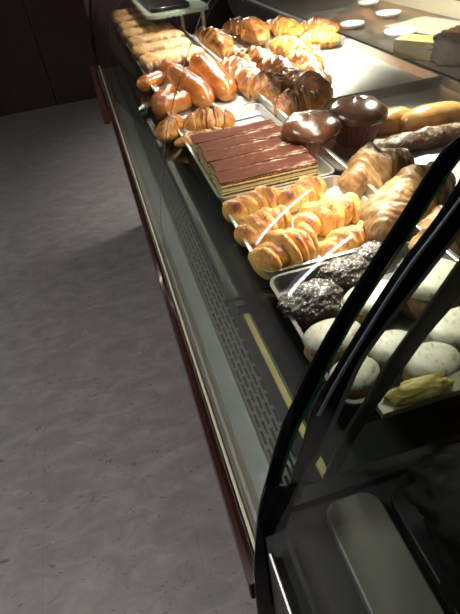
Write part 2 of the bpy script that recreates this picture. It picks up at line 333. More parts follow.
# curved front glass, two panes with a joint
def curved(y0, y1, th=.012, prof=GP):
    pts = resample(catmull(prof), 60); bm = bmesh.new(); rows = []
    for i, (x, d) in enumerate(pts):
        a = pts[max(i - 1, 0)]; b = pts[min(i + 1, len(pts) - 1)]; tx, td = b[0] - a[0], b[1] - a[1]; L = math.hypot(tx, td); nx, nd = td / L * th, -tx / L * th
        rows.append([bm.verts.new(P(x, y0, d)), bm.verts.new(P(x, y1, d)), bm.verts.new(P(x + nx, y1, d + nd * -1 if False else d + nd)), bm.verts.new(P(x + nx, y0, d + nd))])
    for r, s in zip(rows, rows[1:]):
        for k in range(4): bm.faces.new((r[k], r[(k + 1) % 4], s[(k + 1) % 4], s[k]))
    bm.faces.new(rows[0]); bm.faces.new(rows[-1][::-1]); return bm
JY = 2.08
def sm(o):
    for p in o.data.polygons: p.use_smooth = len(p.vertices) == 4 and abs(p.normal.y) < .5
    try: o.data.set_sharp_from_angle(angle=.6)
    except Exception: pass
    return o
sm(cp(bobj, 'front_glass', curved(YE + .03, JY), M['glass']))
sm(cp(bobj, 'front_glass', curved(JY + .004, YF), M['glass']))
cp(bobj, 'glass_joint', curved(JY, JY + .003, .003), M['steel'])
# end frame, near end
cp(band, 'end_frame', TOP + L1, [(.80, .17), (.66, .21)] + R1, YE, YE + .008, M['black'])
GE = [(a + .004, b) for a, b in R1]
cp(band, 'glass_edge', R1, [onY(x + 3, y, YE) for x, y in ((478, 140), (456, 163), (419, 219), (402, 246), (359, 311), (330, 362), (309, 404), (292, 440), (276, 490), (270, 520), (268, 550), (268, 585), (270, 605), (272, 625))], YE + .001, YE + .007, M['green_edge'])
LI = [onY(x, y, .60) for x, y in ((480, 235), (435, 300), (405.6, 341), (384, 372), (366.5, 402), (344, 437), (332, 462), (322, 485))]
RI = [onY(x, y, .60) for x, y in ((505, 240), (458, 302), (430, 335), (408, 365), (388, 393), (368, 422), (350, 453), (333, 494))]
cp(band, 'inner_post', [(.74, .135), (.70, .25), (.64, .4)] + LI, [(.79, .14), (.75, .28), (.69, .44)] + RI, .60, .612, M['post'], bevel=.003)
cp(ubox, 'end_panel', .13, 2.15, YE, .60, 1.18, 1.75, M['endpanel'])
cp(band, 'frame_foot', [onY(x, y, YN - .006) for x, y in ((266, 488), (259, 512), (255.5, 545), (254.5, 580), (258.5, 620), (262, 640))], [onY(x, y, YN - .006) for x, y in ((299, 488), (287, 520), (281, 550), (279, 575), (284, 620), (287, 640))], YN - .006, YN - .001, M['black'], bevel=0)
# end glass pane: region inside the profile
def pane(y0, y1, prof, dbot, xr=2.15, dtop=.14):
    pts = [(x + .02, d) for x, d in resample(catmull(prof), 40) if d < dbot] + [(prof[-1][0] + .02, dbot), (xr, dbot), (xr, dtop)]
    bm = bmesh.new(); a = [bm.verts.new(P(x, y0, d)) for x, d in pts]; b = [bm.verts.new(P(x, y1, d)) for x, d in pts]
    for i in range(len(pts)): bm.faces.new((a[i], a[(i + 1) % len(pts)], b[(i + 1) % len(pts)], b[i]))
    bm.faces.new(a); bm.faces.new(b[::-1]); return bm
cp(bobj, 'end_glass', pane(YE + .006, YE + .018, GP, 1.18), M['glass'])
cp(ubox, 'end_ledge', .46, 2.1, .612, .665, .99, 1.01, M['olive'])
cp(ubox, 'far_end_panel', .12, 2.2, YF, YF + .05, .14, 1.75, M['body'])
pe = [(a, b) for a, b in GP]
cp(band, 'far_end_frame', [(a - .02, b) for a, b in pe], [(a + .05, b + .03) for a, b in pe], YF - .02, YF + .04, M['black'])
cp(ubox, 'top_panel', .78, 2.2, YE, YF + .05, .09, .135, M['steel'])
cp(ubox, 'lamp_tube', .935, .948, .85, 7.05, .137, .16, M['lamp_case'])
cp(ubox, 'light_blocker', .953, .961, .62, 7.3, .135, .268, M['black_matte'])  # unseen strip added to stop the tube's light at the divider rail
# glass shelf panels and supports
cp(ubox, 'shelf_panel', .295, 2.15, .66, 1.265, 1.06, 1.085, M['shelfglass'])
cp(ubox, 'shelf_panel', .24, 2.15, 1.275, 3.0, 1.06, 1.085, M['shelfglass'])
cp(ubox, 'shelf_panel', .24, 2.15, 3.01, 7.4, 1.06, 1.085, M['shelfglass'])
for y in (1.268, 3.004, 5.2, 7.3): cp(ubox, 'shelf_bracket', .27, 2.15, y - .02, y + .02, 1.085, 1.13, M['black_matte'])
cp(ubox, 'divider_rail', .955, .975, .67, 7.35, .955, 1.06, M['steel'], bevel=.001)
cp(ubox, 'rear_glass', 2.16, 2.175, YE, YF, .135, 1.06, M['glass'])
cp(ubox, 'rear_sill', 2.14, 2.2, YE, YF, 1.04, 1.1, M['steel'])
cp(ubox, 'rear_panel', 2.15, 2.2, YE, YF, 1.1, 1.75, M['interior'])
# upper glass step shelf
def rounded(name, x0, x1, y0, y1, d0, d1, r, m, parent=None, n=8, bevel=0):
    bm = bmesh.new(); pts = []
    for cx, cy, a0 in ((x1 - r, y1 - r, 0), (x0 + r, y1 - r, PI / 2), (x0 + r, y0 + r, PI), (x1 - r, y0 + r, 1.5 * PI)):
        for k in range(n + 1): a = a0 + PI / 2 * k / n; pts.append((cx + r * math.cos(a), cy + r * math.sin(a)))
    A = [bm.verts.new(P(x, y, d0)) for x, y in pts]; B = [bm.verts.new(P(x, y, d1)) for x, y in pts]
    for i in range(len(pts)): bm.faces.new((A[i], A[(i + 1) % len(pts)], B[(i + 1) % len(pts)], B[i]))
    bm.faces.new(A); bm.faces.new(B[::-1]); return bobj(name, bm, m, parent, bevel=bevel)
cp(rounded, 'step_shelf', .64, 1.27, 5.35, 7.3, .80, .83, .12, M['frosted'])
for x, y in ((1.0, 5.55), (1.22, 5.55), (1.0, 7.1), (1.22, 7.1)): cp(ubox, 'shelf_stud', x - .015, x + .015, y - .015, y + .015, .83, 1.06, M['steel'])

# ------------------------------------------------------------------ near display case
near = empty('display_case', P(.9, -.3, 4.14)); tag(near, 'nearer dark display case across the lower corner, with black frame and grey deck plate', 'display case')
def np_(fn, *a, **k):
    o = fn(*a, **k); o.parent = near; o.matrix_parent_inverse = Matrix.Translation(-near.location); return o
YN = .525
L2 = [(438.6, 220), (393, 281), (338, 369), (313, 415), (302.6, 450), (294, 474), (289, 492), (276, 500), (262, 520), (257, 560), (257, 590), (262, 625)]
R2 = [(457, 226), (414, 281), (359, 354), (340, 392), (330, 415), (311, 456), (302, 477), (295, 500), (287, 527), (280, 555), (281, 590), (284, 625)]
R2 = [(x + (4 if y < 460 else 0), y) for x, y in R2]
L2 = [(490, 150)] + L2; R2 = [(505, 160)] + R2
np_(band, 'end_frame', [(.80, .16), (.66, .2)] + [onY(x, y, YN) for x, y in L2], [(.80, .2), (.7, .24)] + [onY(x, y, YN) for x, y in R2], YN, YN + .008, M['black'], n=64, bevel=.0012)
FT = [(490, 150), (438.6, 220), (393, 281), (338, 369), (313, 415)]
np_(band, 'frame_highlight', [onY(x + 3, y, YN) for x, y in FT], [onY(x + 7, y, YN) for x, y in FT], YN - .004, YN, M['highlight_blue'], bevel=.0008)  # pale blue strip painted in as the frame's highlight
np_(band, 'post_highlight', [(.80, .2), (.7, .24)] + [onY(x, y, YN) for x, y in R2[:9]], [(.80, .21), (.71, .25)] + [onY(x + 6, y, YN) for x, y in R2[:9]], YN + .001, YN + .007, M['greyband'], n=64, bevel=0)  # grey band standing in for a highlight along the end frame
np_(ubox, 'body', .16, 2.2, -2.6, YN + .02, 1.3, 4.14, M['body'])
np_(ubox, 'deck', .14, 2.15, -2.55, YN + .028, 1.2, 1.3, M['endpanel'])
np_(ubox, 'front_rail', .098, .110, -2.5, .455, 1.13, 1.16, M['post'], bevel=.003)
np_(ubox, 'front_rail', .128, .134, -2.5, .50, 1.17, 1.2, M['post'], bevel=.002)
np_(ubox, 'front_board', .108, .16, -2.55, .5, 1.16, 1.75, M['black_matte'])
np_(rounded, 'deck_plate', .265, .41, -1.6, .535, 1.17, 1.2, .045, M['plate'], bevel=.002)
np_(bobj, 'bumper', bumper(-2.6, .40), M['bumper'])
NG = [(a + .0, b) for a, b in GP if b < 1.06] + [(.118, 1.165)]
sm(np_(bobj, 'front_glass', curved(-2.5, YN - .012, prof=NG), M['glass_dim']))
np_(ubox, 'top_panel', .78, 2.2, -2.6, YN + .028, .09, .135, M['steel'])
np_(ubox, 'rear_panel', 2.15, 2.2, -2.6, YN, .135, 1.3, M['interior'])
np_(ubox, 'end_panel', .12, 2.2, -2.66, -2.6, .135, 1.3, M['interior'])

# ------------------------------------------------------------------ trays
def tray(x0, x1, y0, y1, label, m=None, d=1.0, depth=.055, rim=.012, group='steel pastry trays'):
    cx, cy = (x0 + x1) / 2, (y0 + y1) / 2; hx, hy = (x1 - x0) / 2 * U, (y1 - y0) / 2 * U; h = depth * U; s = .018 * U; r = rim * U; t = .0012
    def ring(bm, ox, oy, z, rad, n=5):
        v = []
        for sx, sy, a0 in ((1, 1, 0), (-1, 1, PI / 2), (-1, -1, PI), (1, -1, 1.5 * PI)):
            for k in range(n + 1):
                a = a0 + PI / 2 * k / n; v.append(bm.verts.new((sx * (ox - rad) + rad * math.cos(a), sy * (oy - rad) + rad * math.sin(a), z)))
        return v
    bm = bmesh.new(); R = .05 * U
    prof = [(0, h - 2.5 * t), (0, h), (r, h), (r + s, t * 2), ]
    rings = [ring(bm, hx - o, hy - o, z, max(R - o, .004)) for o, z in prof]
    rings += [ring(bm, hx - r - s - .001, hy - r - s - .001, 0, .012)]
    for i in range(len(prof) - 1):
        A, B = rings[i], rings[i + 1]
        for k in range(len(A)): bm.faces.new((A[k], A[(k + 1) % len(A)], B[(k + 1) % len(A)], B[k]))
    bm.faces.new(rings[3])
    A = rings[0]; B = rings[4]
    for k in range(len(A)): bm.faces.new((A[k], A[(k + 1) % len(A)], B[(k + 1) % len(A)], B[k]))
    bm.faces.new(B)
    o = bobj('tray', bm, m or M['tray']); o.location = P(cx, cy, 1.06 - .0005); tag(o, label, 'tray', group); return o
TB = 1.058   # depth of tray beds (units)
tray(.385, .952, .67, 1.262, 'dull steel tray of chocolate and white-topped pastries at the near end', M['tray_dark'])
tray(.385, .952, 1.278, 1.86, 'steel tray holding the golden lobed pastries')
tray(.385, .952, 1.872, 3.0, 'long steel tray under the cocoa-dusted layer slices and two croissants')
tray(.385, .952, 3.015, 4.13, 'steel tray filled with glossy brown rolls')
tray(.385, .952, 4.145, 7.3, 'longest steel tray under the flat sugared pastries at the far end')
tray(.978, 2.12, .67, 2.78, 'wide steel tray with muffins, buns and large croissants')
tray(.978, 2.12, 2.795, 4.1, 'wide steel tray with bare shining bottom beside the brown croissants')
tray(.978, 2.12, 4.115, 5.3, 'wide steel tray under the croissants next to the glass step shelf')

# ------------------------------------------------------------------ pastry meshes
def loft(name, m, nt, nth, center, radius, flat=0.0, amp=0, seed=0, parent=None, keep=False, nfreq=5):
    """tube along t in 0..1; center(t)->(x,y,z), radius(t,th)->(ry, rz, bake). z is clipped at flat so it sits on the tray."""
    bm = bmesh.new(); lay = bm.verts.layers.float.new('bake'); rows = []
    for i in range(nt + 1):
        t = i / nt; c = Vector(center(t)); e = .01; tg = Vector(center(min(t + e, 1))) - Vector(center(max(t - e, 0))); tg.z = 0; tg.normalize(); side = Vector((-tg.y, tg.x, 0)); row = []
        for k in range(nth):
            th = 2 * PI * k / nth; ry, rz, bk = radius(t, th)
            p = c + side * (ry * math.cos(th)) + Vector((0, 0, rz * math.sin(th)))
            if amp: 
                q = p * nfreq + Vector((seed, seed * 2, 0)); p += (p - c) * (noise.noise(q) * amp + noise.noise(q * 4.3) * amp * .3 + noise.noise(q * 11) * amp * .12) 
            if p.z < flat: p.z = flat + (p.z - flat) * .04
            v = bm.verts.new(p); v[lay] = bk; row.append(v)
        rows.append(row)
    for r, s in zip(rows, rows[1:]):
        for k in range(nth): bm.faces.new((r[k], s[k], s[(k + 1) % nth], r[(k + 1) % nth]))
    bm.faces.new(rows[0]); bm.faces.new(rows[-1][::-1])
    return bobj(name, bm, m, parent, smooth=True)
def croissant_proto(name, m, seed, bend=.9, segs=7, w=.24, tips=.55, amp=.12, BK=.42):
    # unit length along x (about -0.5..0.5); curved; wrapped bands
    R = .5 / math.sin(bend) if bend else 1
    def c(t):
        a = (t - .5) * 2 * bend; return (R * math.sin(a), R * math.cos(a) - R + .12, .17)
    def rad(t, th):
        env = max(math.sin(PI * min(max(t, .0), 1)), 0) ** tips
        s = t if t < .5 else 1 - t; hel = .30 * math.cos(th) * (1 if t < .5 else -1)
        ph = s * segs + hel * math.sin(PI * t) + .06 * math.sin(3 * th + seed); fr = ph - math.floor(ph)
        step = 1 - .26 * (1 - fr) ** 1.6 - .05 * max(fr - .9, 0) * 10
        fine = math.sin(ph * 2 * PI * 5 + 2 * noise.noise(Vector((t * 6, th, seed))))
        wob = 1 + .08 * math.sin(4 * th + seed + 7 * t) * math.sin(8 * t + seed)
        r = max(w * env * step * wob * (1 + .015 * fine), .004); topness = max(math.sin(th), 0)
        return r, r * .92, .12 + BK * fr * (.35 + .65 * topness) + .2 * topness + .07 * fine
    return loft(name, m, 170, 36, c, rad, 0, amp, seed)
def roll_proto(m, seed):
    def c(t): return ((t - .5), .05 * math.sin(PI * t + seed), .16)
    def rad(t, th):
        e = max(1 - (2 * t - 1) ** 4, 0) ** .5; wr = .21 + .02 * math.sin(6 * t + seed); top = max(math.sin(th), 0)
        return max(wr * e, .003), max(wr * .9 * e, .003), .2 + .55 * top * e ** 2
    return loft('glazed_roll', m, 30, 24, c, rad, 0, .06, seed)
def claw_proto(name, m, seed, n=5, w=.3):
    # body with n fat lobes side by side along x
    def c(t): return ((t - .5), .06 * math.cos(PI * (t - .5)), .17)
    def rad(t, th):
        sl = .5 * math.cos(th); ph = min(max(t * n + sl * math.sin(PI * t), 0), n - 1e-4); fr = ph - math.floor(ph); lobe = max(math.sin(PI * fr), 0) ** .4
        env = (.78 + .22 * math.sin(PI * t)) * (max(1 - abs(2 * t - 1) ** 7, 0) ** .5)
        k = math.floor(ph); lw = 1 + .13 * math.sin(k * 2.3 + seed)
        r = max(w * env * (.66 + .34 * lobe) * (lw + .16 * math.sin(k * 5.1 + seed) * math.cos(th)), .004); top = max(math.sin(th), 0)
        tipb = max(math.cos(th - PI * .7), 0) ** 3; patch = .5 + .5 * math.sin(k * 3.7 + seed * 1.9)
        return r, r * .85, .05 + .25 * lobe * top + 0.72 * lobe ** 2 * tipb * (.35 + .65 * patch) + .25 * noise.noise(Vector((t * 5, th, seed)))
    return loft(name, m, 120, 32, c, rad, 0, .22, seed)
def blob_proto(name, m, seed, h=.35, amp=.22, aspect=.75):
    bm = bmesh.new(); lay = bm.verts.layers.float.new('bake'); bmesh.ops.create_icosphere(bm, subdivisions=5, radius=.5)
    for v in bm.verts:
        p = v.co.copy(); q = p * 3 + Vector((seed * 3.1, seed, 0)); f = 1 + amp * noise.noise(q) + amp * .6 * noise.noise(q * 3) + amp * .35 * noise.noise(q * 9)
        v.co = Vector((p.x * f, p.y * f * aspect, p.z * f * h * 2 * .5 + h * .42))
        if v.co.z < 0: v.co.z *= .05
        v[lay] = .4 + .3 * noise.noise(q * 4)
    return bobj(name, bm, m, smooth=True)
def strip_proto(name, m, seed):
    # long flat sugared puff strip: two thin layers with browned edges
    def c(t): return (t - .5, 0, .055)
    def rad(t, th):
        e = max(1 - abs(2 * t - 1) ** 10, 0) ** .5; sidew = .155 + .012 * math.sin(17 * t + seed) + .008 * math.sin(41 * t)
        top = abs(math.sin(th)); cc = math.cos(th)
        sq = (abs(math.cos(th)) ** 3 + abs(math.sin(th)) ** 3) ** (-1 / 3)
        return max(sidew * sq * e, .003), max(.05 * sq * e, .003), .25 + .9 * max(abs(cc) - .5, 0) * 2 * (.7 if cc < 0 else 1) 
    return loft(name, m, 60, 28, c, rad, 0, .12, seed, nfreq=8)

def copy_tree(o, parent=None):
    c = o.copy(); COL.objects.link(c)
    if parent is not None: c.parent = parent
    for ch in list(o.children): copy_tree(ch, c)
    return c
class Kind:
    def __init__(s, proto): s.proto = proto; s.used = False
    def new(s):
        if not s.used: s.used = True; return s.proto
        return copy_tree(s.proto)
def proj(p):
    v = p - Vector((0, 0, EYE)); z = -v.dot(back); return Vector((230 + FPX * v.dot(right) / z, 307 - FPX * v.dot(up) / z))
FULL = {'croissant': 1.34, 'bread roll': 1.2}; GC_ = 'golden lobed pastries'
def put(kind, x1, y1, x2, y2, wpx, label, cat, group, d=.95, base=TB, hr=.8, rz=0):
    """stand a pastry of unit length on depth `base`, long axis between two marks; wpx is how wide it looks across, hr its height / width"""
    a, b = onD(x1, y1, d), onD(x2, y2, d); L = (b - a).length; c = (a + b) / 2; ax = (b - a).normalized(); pe = Vector((-ax.y, ax.x, 0))
    c0 = proj(c); ia = (proj(b) - proj(a)).normalized(); nn = Vector((-ia.y, ia.x))
    ka = (proj(c + pe * .01) - c0).dot(nn) / .01; kb = (proj(c + Vector((0, 0, .01))) - c0).dot(nn) / .01
    if group and group.startswith('white-topped'): wpx *= 1.3
    wpx *= FULL.get(cat, 1.0) * (1.12 if group == GC_ else 1); W = wpx / math.hypot(ka, kb * hr)
    o = kind.new(); me = (o if o.type == 'MESH' else o.children[0]).data; nat = [max(v.co[i] for v in me.vertices) - min(v.co[i] for v in me.vertices) for i in (0, 1, 2)]
    o.location = (c.x, c.y, EYE - base * U + .0008); o.rotation_euler = (0, 0, math.atan2((b - a).y, (b - a).x) + rz); o.scale = (L, W / nat[1], W * hr / nat[2])
    return tag(o, label, cat, group)

cA = Kind(croissant_proto('croissant', M['croissant'], 1, .75, 5, amp=.2, BK=.5)); cB = Kind(croissant_proto('croissant', M['croissant'], 4, .55, 5, amp=.2, BK=.5)); cC = Kind(croissant_proto('croissant', M['croissant'], 9, .95, 6, amp=.2, BK=.5))
gA = Kind(croissant_proto('croissant', M['croissant_gold'], 3, .6, 5, amp=.2, BK=.5)); gB = Kind(croissant_proto('croissant', M['croissant_gold'], 6, .35, 4, tips=.4, amp=.25, BK=.5))
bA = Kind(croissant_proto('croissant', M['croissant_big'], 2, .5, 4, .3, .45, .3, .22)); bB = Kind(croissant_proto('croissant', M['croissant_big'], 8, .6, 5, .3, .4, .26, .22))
G = 'croissants on the wide trays'
# back trays: rows of croissants, nearest the divider rail first
put(cA, 198, 28, 226, 50, 20, 'dark brown croissant at the far end of the row along the rail', 'croissant', G, .93)
put(cB, 218, 60, 246, 72, 22, 'brown croissant behind the first one by the rail, touching the glazed rolls tray', 'croissant', G, .93)
put(cC, 228, 66, 258, 84, 22, 'deep brown croissant lying against the divider rail above the glossy rolls', 'croissant', G, .93)
put(cA, 242, 80, 286, 92, 28, 'brown croissant by the rail, second in from the muffins', 'croissant', G, .93)
put(cB, 274, 104, 324, 96, 27, 'light brown croissant right behind the dark muffins', 'croissant', G, .93)
put(cC, 228, 22, 264, 34, 20, 'golden ridged croissant far back beside the glass step shelf', 'croissant', G, .93)
put(cA, 238, 46, 268, 58, 22, 'brown croissant in the second row, in the middle of the heap', 'croissant', G, .9)
put(cB, 256, 54, 292, 70, 24, 'brown croissant in the second row over the gap between two front ones', 'croissant', G, .9)
put(cC, 280, 68, 324, 88, 26, 'brown croissant at the near end of the second row, beside the bare tray', 'croissant', G, .9)
put(gA, 264, 20, 300, 28, 18, 'golden croissant far back in the third row', 'croissant', G, .93)
put(gB, 268, 38, 306, 48, 20, 'pale golden croissant curled at the edge of the bare tray', 'croissant', G, .93)
put(gA, 286, 46, 318, 66, 20, 'golden curved croissant with its tip on the bare shining tray', 'croissant', G, .93)
put(gB, 298, 34, 340, 32, 17, 'bright orange-gold croissant in the far corner of the bare tray', 'croissant', G, .93)
put(gA, 298, 20, 338, 23, 16, 'bright golden croissant at the back edge of the heap', 'croissant', G, .93)
# large croissants near end
put(cB, 222, 44, 250, 60, 18, 'brown croissant wedged between the rail row and the second row', 'croissant', G, .9)
put(cC, 264, 82, 300, 96, 20, 'brown croissant half buried behind the two nearest the muffins', 'croissant', G, .9)
put(gB, 292, 52, 326, 76, 17, 'golden croissant leaning out over the bare shining tray', 'croissant', G, .93)
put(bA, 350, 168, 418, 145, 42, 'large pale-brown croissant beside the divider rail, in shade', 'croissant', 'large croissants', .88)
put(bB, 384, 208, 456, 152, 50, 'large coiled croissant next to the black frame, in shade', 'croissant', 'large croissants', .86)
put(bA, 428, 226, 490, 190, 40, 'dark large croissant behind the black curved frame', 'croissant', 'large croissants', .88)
# crusty long pastry
def longone(t): return (t - .5, .04 * math.sin(PI * t), .1)
def longr(t, th):
    e = max(1 - abs(2 * t - 1) ** 5, 0) ** .5; top = max(math.sin(th), 0); return max(.15 * e, .003), max(.12 * e, .003), .3 + .4 * (1 - top)
kL = Kind(loft('long_pastry', M['crusty'], 50, 24, longone, longr, 0, .25, 5, nfreq=9))
put(kL, 376, 133, 475, 110, 22, 'long brown sugar-crusted pastry behind the large croissants', 'pastry', None, .92)
# buns
def bunc(t): return (t - .5, 0, .2)
def bunr(t, th):
    e = max(1 - abs(2 * t - 1) ** 2.6, 0) ** .5; top = max(math.sin(th), 0); return max(.34 * e, .003), max(.3 * e, .003), .6 - .6 * top ** 1.1
kB = Kind(loft('bun', M['bun'], 40, 28, bunc, bunr, 0, .08, 2))
put(kB, 372, 109, 415, 99, 24, 'smooth shiny golden bun next to the bigger muffin', 'bun', 'smooth golden buns', .92)
put(kB, 402, 108, 470, 95, 27, 'larger smooth golden bun behind the sugar-crusted pastry', 'bun', 'smooth golden buns', .92)
# muffins: pleated cup + dome
def muffin(seed):
    root = empty('muffin'); n = 72; bm = bmesh.new()
    rings = []
    for z, r in ((0, .30), (.02, .31), (.42, .43), (.44, .435)):
        rings.append([bm.verts.new((math.cos(2 * PI * k / n) * r * (1 + (.035 if k % 2 else 0)), math.sin(2 * PI * k / n) * r * (1 + (.035 if k % 2 else 0)), z)) for k in range(n)])
    for a, b in zip(rings, rings[1:]):
        for k in range(n): bm.faces.new((a[k], a[(k + 1) % n], b[(k + 1) % n], b[k]))
    bm.faces.new(rings[0][::-1]); bm.faces.new(rings[-1])
    bobj('paper_cup', bm, M['paper'], root)
    bm = bmesh.new(); lay = bm.verts.layers.float.new('bake'); rows = []
    for i in range(15):
        f = i / 14; a = f * PI / 2 * 1.25 - .35; r = .5 * math.cos(max(a, -.35)) if a < PI / 2 else 0; z = .46 + .25 * math.sin(a)
        if i == 0: r = .41
        rows.append([bm.verts.new(Vector((math.cos(2 * PI * k / 36) * max(r, .001), math.sin(2 * PI * k / 36) * max(r, .001), z)) * (1 + .05 * noise.noise(Vector((math.cos(2 * PI * k / 36) * 1.5 + seed, math.sin(2 * PI * k / 36) * 1.5, z * 3))))) for k in range(36)])
        for v in rows[-1]: v[lay] = .3 + .5 * f
    for a, b in zip(rows, rows[1:]):
        for k in range(36): bm.faces.new((a[k], a[(k + 1) % 36], b[(k + 1) % 36], b[k]))
    bm.faces.new(rows[-1]); bobj('muffin_top', bm, M['muffin'], root, smooth=True)
    return root
kM = Kind(muffin(1))
def putm(kind, x, y, wpx, label, cat, group, d=.96):
    c = onD(x, y, d); k = (proj(c + Vector((.01, 0, 0))) - proj(c)).length / .01; o = kind.new(); o.location = (c.x, c.y, EYE - TB * U + .0008); o.scale = (wpx / k, wpx / k, wpx / k * 1.0); return tag(o, label, cat, group)
putm(kM, 311, 121, 59, 'dark glossy muffin in a paper cup, the one nearer the divider rail', 'muffin', 'dark muffins', .88)
putm(kM, 357, 107, 57, 'dark glossy muffin in a pleated paper cup beside the golden bun', 'muffin', 'dark muffins', .88)

# front row: flat sugared strips (far), in an overlapping row
kS = Kind(strip_proto('puff_pastry_strip', M['puff'], 1)); kS2 = Kind(strip_proto('puff_pastry_strip', M['puff'], 5))
GS = 'flat sugared pastries at the far end'
ys = [4.38, 4.78, 5.18, 5.6, 6.05, 6.5, 6.95]
names = ['long sugared puff pastry strip touching the tray of glossy rolls', 'second sugared puff pastry strip counted from the glossy rolls', 'third sugared puff pastry strip counted from the glossy rolls', 'fourth sugared puff pastry strip counted from the glossy rolls', 'fifth sugared puff pastry strip counted from the glossy rolls', 'sixth sugared puff pastry strip, last but one towards the wall', 'sugared puff pastry strip closest to the dark wood wall']
for i, y in enumerate(ys):
    o = (kS if i % 2 == 0 else kS2).new(); o.location = P(.66 - .02 * (i % 2), y, TB); o.location.z += .0008; o.rotation_euler = (0.0, 0, .04 * (-1) ** i); Lg = .55 * U; o.scale = (Lg, Lg * 2.25, Lg * 2.3); tag(o, names[i], 'pastry', GS)
# glossy rolls
kR = Kind(roll_proto(M['roll'], 1)); kR2 = Kind(roll_proto(M['roll'], 4)); GR = 'glossy brown rolls'
for i, (x1, y1, x2, y2, w_, lab) in enumerate((
    (193, 61, 232, 93, 25, 'big glossy roll against the divider rail, with a bright highlight'),
    (173, 68, 208, 100, 23, 'big glossy roll in the middle of its tray next to the croissants'),
    (156, 107, 188, 94, 19, 'glossy roll at the aisle side next to the croissants'),
    (151, 96, 175, 84, 15, 'pale brown roll along the aisle-side rim of the tray'),
    (184, 54, 208, 67, 14, 'small roll by the divider rail touching the sugared strips'),
    (160, 62, 182, 70, 14, 'small roll in the middle of the row near the sugared strips'),
    (141, 81, 160, 71, 14, 'small dark roll in the aisle-side corner by the sugared strips'))):
    put(kR if i % 2 == 0 else kR2, x1, y1, x2, y2, w_, lab, 'bread roll', GR, .97)
# croissants in front row
fC = Kind(croissant_proto('croissant', M['croissant_gold'], 12, .3, 5, .22, .4, .3, .5)); GF = 'croissants beside the layer slices'
put(fC, 181, 114, 234, 110, 23, 'plump golden croissant touching the glossy rolls', 'croissant', GF, .92)
put(fC, 173, 137, 238, 125, 14, 'flat golden croissant along the cocoa-dusted slices', 'croissant', GF, .97)
put(Kind(croissant_proto('croissant', M['croissant_gold'], 15, .5, 4, .22, .5, .3)), 164, 133, 184, 113, 18, 'small crooked croissant at the aisle-side rim of the tray', 'croissant', GF, .97)
# white paper under them
o = box('paper_sheet', (-.065, -.07, 0), (.065, .07, .0006), M['whitepaper']); o.location = onD(246, 106, 1.045); o.rotation_euler.z = .1; tag(o, 'white paper sheet between the glossy rolls and the divider rail', 'paper')

# mille-feuille slices: long along x, five side by side
def slice_proto(seed):
    root = empty('layer_slice'); L, Wd, H = .455 * U, .118 * U, .11 * U
    def slab(z0, z1, grow, nm, m, ns=24):
        bm = bmesh.new(); A = []; B = []
        pts = []
        for i in range(ns + 1): pts.append((-L / 2 + L * i / ns, -Wd / 2))
        for i in range(5): pts.append((L / 2, -Wd / 2 + Wd * (i + 1) / 6))
        for i in range(ns + 1): pts.append((L / 2 - L * i / ns, Wd / 2))
        for i in range(5): pts.append((-L / 2, Wd / 2 - Wd * (i + 1) / 6))
        for x, y in pts:
            j = 1 + grow + .025 * noise.noise(Vector((x * 60, y * 60 + seed * 5, z0 * 300)))
            A.append(bm.verts.new((x * (1 + (j - 1) * .2), y * j, z0 + .0006 * noise.noise(Vector((x * 90, y * 60, z0))))))
            B.append(bm.verts.new((x * (1 + (j - 1) * .2), y * j, z1 + .0006 * noise.noise(Vector((x * 90, y * 60, z1))))))
        for i in range(len(pts)): bm.faces.new((A[i], A[(i + 1) % len(pts)], B[(i + 1) % len(pts)], B[i]))
        bm.faces.new(A[::-1]); bm.faces.new(B); return bobj(nm, bm, m, root)
    h = H / 5
    slab(0, h * 1.1, 0, 'pastry_layer', M['layers']); slab(h * 1.1, h * 1.9, -.07, 'cream_filling', M['cream_fill']); slab(h * 1.9, h * 2.9, .02, 'pastry_layer', M['layers'])
    slab(h * 2.9, h * 3.6, -.07, 'cream_filling', M['cream_fill']); slab(h * 3.6, h * 4.7, .0, 'pastry_layer', M['layers']); slab(h * 4.7, h * 5, -.01, 'cocoa_topping', M['cocoa'])
    return root
kF = Kind(slice_proto(1)); ln = ['cocoa-dusted layer slice nearest the lobed pastries, its layered side exposed', 'second cocoa-dusted layer slice from the lobed pastries', 'middle cocoa-dusted layer slice of the five', 'fourth cocoa-dusted layer slice, one away from the croissants', 'cocoa-dusted layer slice touching the flat golden croissant']
for i in range(5):
    o = kF.new(); o.location = P(.64 + (.006 if i % 2 else -.004), 1.96 + i * .1265, TB); o.location.z += .0008; o.rotation_euler.z = (.012 if i % 2 else -.01); tag(o, ln[i], 'pastry', 'cocoa-dusted layer slices')

# lobed golden pastries
kc = [Kind(claw_proto('lobed_pastry', M['claw'], s, n_)) for s, n_ in ((1, 5), (5, 5), (9, 6))]; GC = 'golden lobed pastries'
for i, (x1, y1, x2, y2, w_, lab) in enumerate((
    (225, 202, 283, 183, 27, 'lobed golden pastry at the aisle-side corner against the layer slices'),
    (235, 225, 291, 203, 30, 'lobed golden pastry second along the aisle-side rim'),
    (258, 256, 314, 228, 42, 'biggest lobed golden pastry, at the seam with the chocolate pastries'),
    (280, 192, 326, 173, 28, 'lobed golden pastry by the divider rail against the layer slices'),
    (296, 216, 362, 194, 34, 'brown-tipped lobed pastry in the middle of the rail side'),
    (324, 238, 372, 214, 26, 'small bright lobed pastry by the rail at the seam with the chocolate pastries'))):
    put(kc[i % 3], x1, y1, x2, y2, w_, lab, 'pastry', GC, .95)

